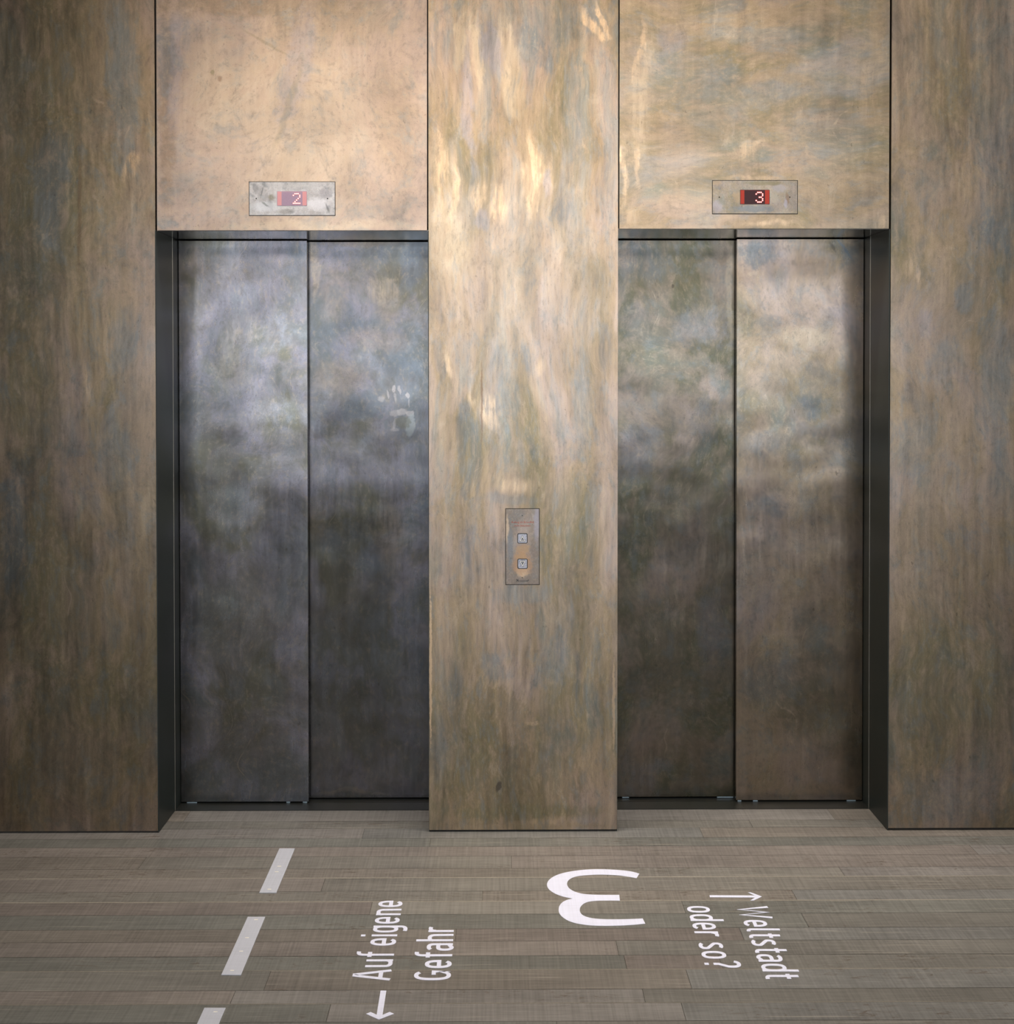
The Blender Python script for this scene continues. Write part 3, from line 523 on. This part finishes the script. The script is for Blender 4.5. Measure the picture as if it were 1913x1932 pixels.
def catmull(P, n=6):
    out = []
    for i in range(len(P)):
        p0, p1, p2, p3 = (Vector(P[(i+k-1) % len(P)]) for k in range(4))
        for j in range(n):
            t = j/n; out.append(.5*((2*p1)+(-p0+p2)*t+(2*p0-5*p1+4*p2-p3)*t*t+(-p0+3*p1-3*p2+p3)*t**3))
    return out
def open_catmull(P, n=6):
    Q = [P[0]]+list(P)+[P[-1]]; out = []
    for i in range(len(P)-1):
        p0, p1, p2, p3 = (Vector(Q[i+k]) for k in range(4))
        for j in range(n):
            t = j/n; out.append(.5*((2*p1)+(-p0+p2)*t+(2*p0-5*p1+4*p2-p3)*t*t+(-p0+3*p1-3*p2+p3)*t**3))
    out.append(Vector(P[-1])); return out
kz = 600/1913.0
def z7(p): v = fl(960+p[0]*kz, 1560+p[1]*kz); return (v.x, v.y)
def z6(p): v = fl(360+p[0]*kz, 1560+p[1]*kz); return (v.x, v.y)
upper_out = [(785, 283), (740, 271), (670, 262), (580, 257), (500, 257), (420, 263), (340, 276), (285, 293), (246, 317), (229, 346), (240, 376), (278, 403), (330, 422), (385, 433)]
lower_out = [(385, 433), (348, 442), (318, 459), (301, 487), (304, 522), (334, 553), (390, 578), (470, 592), (560, 597), (680, 595), (760, 590), (821, 584)]
lower_in = [(805, 553), (740, 556), (640, 558), (550, 556), (485, 548), (442, 531), (427, 506), (434, 479), (466, 456), (520, 447), (600, 445), (668, 446)]
upper_in = [(664, 411), (600, 411), (520, 410), (450, 405), (398, 392), (362, 370), (350, 343), (364, 318), (402, 301), (460, 293), (540, 289), (640, 292), (710, 300), (768, 310)]
out = []
for seg in (upper_out, lower_out, lower_in, upper_in): out += open_catmull(seg, 4)
pts = [z7(p) for p in out]
clean = []
for p in pts:
    if not clean or (Vector(p)-Vector(clean[-1])).length > 1e-5: clean.append(p)
clean = clean[::-1]
tag(MB().prism(clean, 'z', .0004, ZP).build('floor_numeral', M_PAINT), 'large white number 3 on the wooden floor, upside down before the middle wall', 'floor marking')

# stroke lettering. Units: capital height 1, baseline 0
XH = .74; ST = .118
def arc(cx, cy, rx, ry, a0, a1, n=12, e=2.5):
    P = []
    for i in range(n+1):
        t = math.radians(a0+(a1-a0)*i/n); c, s = math.cos(t), math.sin(t)
        P.append((cx+rx*math.copysign(abs(c)**(2/e), c), cy+ry*math.copysign(abs(s)**(2/e), s)))
    return P
h = ST/2; XC = XH-h; WB = .17      # centre line of x-height, half width of bowls
def bowl(cx): return arc(cx, XH/2, WB, XH/2-h, 0, 360, 28)
GL = {
 'o': ([bowl(WB)], 2*WB),
 'e': ([[(2*WB, XH*.5-.02), (0, XH*.5-.02)], arc(WB, XH/2, WB, XH/2-h, 0, 180, 14)+[(0, XH*.45)], arc(WB, XH/2, WB, XH/2-h, 180, 318, 14), [(2*WB, XH*.5+.02), (2*WB, XH*.5-.08)]], 2*WB),
 'a': ([[(.33, 0), (.33, XH*.66)]+arc(.17, XH-.20, .16, .2-h, 0, 150, 10), [(.33, XH*.56), (.17, XH*.56)]+arc(.15, XH*.30, .15, XH*.26, 90, 270, 12)+[(.20, h), (.33, .12)]], .33),
 'd': ([bowl(WB), [(2*WB, 0), (2*WB, 1.06)]], 2*WB),
 'g': ([bowl(WB), [(2*WB, XH), (2*WB, -.05)]+arc(WB-.02, -.06, WB+.02, .15, 0, -120, 10)], 2*WB),
 'n': ([[(0, 0), (0, XH)], arc(WB-.02, XH-.22, WB, .22-h, 170, 0, 12)+[(.33, 0)]], .33),
 'h': ([[(0, 0), (0, 1.06)], arc(WB-.02, XH-.22, WB, .22-h, 170, 0, 12)+[(.33, 0)]], .33),
 'r': ([[(0, 0), (0, XH)], arc(.17, XH-.24, .15, .24-h, 175, 60, 8)], .22),
 'u': ([[(0, XH), (0, .24)]+arc(WB, .22, WB, .22-h, 180, 350, 12), [(.34, 0), (.34, XH)]], .34),
 'f': ([[(.09, 0), (.09, .80)]+arc(.24, .82, .15, .24-h, 180, 75, 8), [(-.04, XC), (.26, XC)]], .22),
 't': ([[(.08, .98), (.08, .20)]+arc(.21, .19, .13, .19-h, 180, 285, 8), [(-.04, XC), (.24, XC)]], .22),
 'l': ([[(0, 1.06), (0, .20)]+arc(.11, .18, .11, .18-h, 180, 280, 7)], .13),
 'i': ([[(0, 0), (0, XH)], [(0, .92), (0, 1.05)]], 0.0),
 's': ([arc(.15, XH*.74, .14, XH*.26-h*.9, 40, 200, 10)+[(.06, XH*.60), (.22, XH*.44)]+arc(.15, XH*.27, .15, XH*.27-h, 20, -150, 12)], .30),
 'W': ([[(0, 1), (.19, 0.04), (.38, .90), (.57, 0.04), (.76, 1)]], .76),
 'A': ([[(0, 0), (.23, .97), (.29, .97), (.52, 0)], [(.08, .27), (.44, .27)]], .52),
 'G': ([arc(.21, .5, .21, .5-h, 48, 345, 26)[:-1]+[(.42, .10), (.42, .47), (.24, .47)]], .42),
 '?': ([arc(.14, .80, .15, .22, 160, -25, 12)+[(.13, .42), (.13, .27)], [(.13, 0), (.13, .13)]], .28),
}
def ribbon(m, P, T_, wdt, z1):
    P = [Vector(p) for p in P]; Q = [P[0]]
    for p in P[1:]:
        if (p-Q[-1]).length > 1e-4: Q.append(p)
    closed = (Q[0]-Q[-1]).length < 1e-3
    if closed: Q.pop()
    P = Q; n = len(P); L = []; R = []
    for i in range(n):
        d0 = (P[i]-P[i-1]).normalized() if (i or closed) else (P[1]-P[0]).normalized()
        d1 = (P[(i+1) % n]-P[i]).normalized() if (i < n-1 or closed) else d0
        t = (d0+d1); t = t.normalized() if t.length > 1e-3 else d0
        nn = Vector((-t.y, t.x)); k = max(.72, abs(nn.dot(Vector((-d0.y, d0.x)))))
        L.append(T_(P[i]+nn*(wdt/2/k))); R.append(T_(P[i]-nn*(wdt/2/k)))
    bm = bmesh.new(); V = [[bm.verts.new((p[0], p[1], z)) for p in S_] for S_ in (L, R) for z in (.0004, z1)]
    lb, lt, rb, rt = V
    for i in range(n if closed else n-1):
        j = (i+1) % n
        for a, b in ((lt, rt), (lb, rb), (lb, lt), (rb, rt)): bm.faces.new((a[i], a[j], b[j], b[i]))
    if not closed:
        for i in (0, n-1): bm.faces.new((lb[i], lt[i], rt[i], rb[i]))
    m.addbm(bm)
def word(txt, name, base0, base1, cap_vec, root, mat=M_PAINT, gap=.25, sw=ST):
    """base0/base1: floor points (x,y) of the two ends of the baseline; cap_vec: vector of one capital height"""
    adv = 0; items = []
    for ch in txt:
        if ch == ' ': adv += .30; continue
        st, wd = GL[ch]; items.append((adv, st)); adv += wd+gap
        if ch in 'rftl': adv -= .05
    total = adv-gap+sw*.9
    b0 = Vector(base0); u = (Vector(base1)-b0)/total; v = Vector(cap_vec)
    T_ = lambda p: tuple(b0+u*(p[0]+sw*.45)+v*p[1])
    for off, st in items:
        m = MB()
        for k, P in enumerate(st): ribbon(m, [(x+off, y) for x, y in P], T_, sw, ZP+.00006*k)
        m.build('letter', mat, root)
def F2(px, py): v = fl(px, py); return Vector((v.x, v.y))
r1 = empty('floor_lettering', (F2(715, 1800).x, F2(715, 1800).y, 0)); tag(r1, 'white sideways inscription Auf eigene Gefahr with arrow on floor, left of the large 3', 'floor lettering')
def capv(b, t): return F2(*t)-F2(*b)
A0, A1 = F2(735.3, 1850.3), F2(760.2, 1700.0)
cv = capv((736.2, 1845), (667, 1841.7)); cv = Vector((cv.x, 0))
word('Auf eigene', 'word', A0, A1, cv, r1)
G0, G1 = F2(850.2, 1849.5), F2(856.5, 1750.5)
word('Gefahr', 'word', G0, G1, cv, r1)
def poly(m, P, fz, k=[0]):
    k[0] += 1; m.prism([fz(p) for p in P][::-1], 'z', .0004, ZP+.00008*(k[0] % 3))
m = MB()
poly(m, [(1141, 987), (1176, 987), (1152, 1142), (1117, 1136)], z6)
poly(m, [(1054, 1127), (1082, 1116), (1152, 1148), (1130, 1161)], z6)
poly(m, [(1118, 1148), (1196, 1115), (1222, 1126), (1133, 1161)], z6)
m.build('arrow_symbol', M_PAINT, r1)
r2_ = empty('floor_lettering', (F2(1400, 1770).x, F2(1400, 1770).y, 0)); tag(r2_, 'white sideways inscription Weltstadt oder so? with thin arrow on floor, before right elevator', 'floor lettering')
W0, W1 = F2(1390.2, 1710.0), F2(1444.5, 1846.5)
cvw = F2(960+1622*kz, 1560+612*kz)-F2(960+1420*kz, 1560+612*kz); cvw = Vector((cvw.x/1.06, 0))
dvec = (W1-W0).normalized(); cvw = Vector((-dvec.y, dvec.x))*cvw.length
word('Weltstadt', 'word', W0, W1, cvw, r2_, gap=.235)
O0, O1 = F2(1294.5, 1710.2), F2(1331.0, 1825.5)
word('oder so?', 'word', O0, O1, cvw, r2_, gap=.235)
m = MB()
poly(m, [(1207, 413), (1505, 415), (1505, 427), (1209, 425)], z7)
poly(m, [(1438, 396), (1455, 396), (1522, 421), (1500, 424)], z7)
poly(m, [(1498, 416), (1522, 421), (1473, 444), (1453, 444)], z7)
m.build('arrow_symbol', M_PAINT, r2_)

# dashes
M_RIV = plain('pale_strip_mark', (.80, .78, .72), .4)  # small pale marks set on the floor strips
DX = fl(508, 1643).x-.0265
dl = ['short pale grey strip on the floor, farthest of the dashed line, nearest the elevators', 'pale grey strip on the floor, middle one of the dashed line', 'pale grey strip at the bottom edge of the photo, nearest of the dashed line']
def strip(q4, label, marks):
    P = [F2(*p) for p in q4]; c = sum(P, Vector((0, 0)))/4
    root = MB().prism([tuple(p) for p in P], 'z', .0004, .0022, bev=0).build('floor_strip', M_TAPE)
    tag(root, label, 'floor strip', 'dashed line of floor strips')
    for x, y in marks:
        a = F2(x-3.2, y-.5); b = F2(x+3.2, y+.9)
        MB().prism([(a.x, b.y), (b.x, b.y), (b.x, a.y), (a.x, a.y)], 'z', .0023, .0027).build('staple', M_RIV, root)
strip([(489.2, 1685.3), (521.3, 1685.5), (556.6, 1601.7), (527.2, 1601.7)], dl[0], ((527, 1635.6), (522, 1646), (508, 1679)))
strip([(417.6, 1840.2), (454.8, 1840.6), (500.6, 1731), (467.4, 1731)], dl[1], ((483, 1736.5), (466, 1770.5), (455, 1796), (438, 1832.5)))
e0 = F2(385.7, 1902.8); e1 = F2(425.9, 1902.8); LN = (F2(489.2, 1685.3)-F2(527.2, 1601.7)).length
d = (F2(417.6, 1840.2)-F2(467.4, 1731)); ln = d.length; d = d.normalized()
P3 = [e0+d*ln, e1+d*ln, e1, e0]
root = MB().prism([tuple(p) for p in P3], 'z', .0004, .0022).build('floor_strip', M_TAPE); tag(root, dl[2], 'floor strip', 'dashed line of floor strips')
a = F2(403, 1910); b = F2(410, 1911.5)
MB().prism([(a.x, b.y), (b.x, b.y), (b.x, a.y), (a.x, a.y)], 'z', .0023, .0027).build('staple', M_RIV, root)
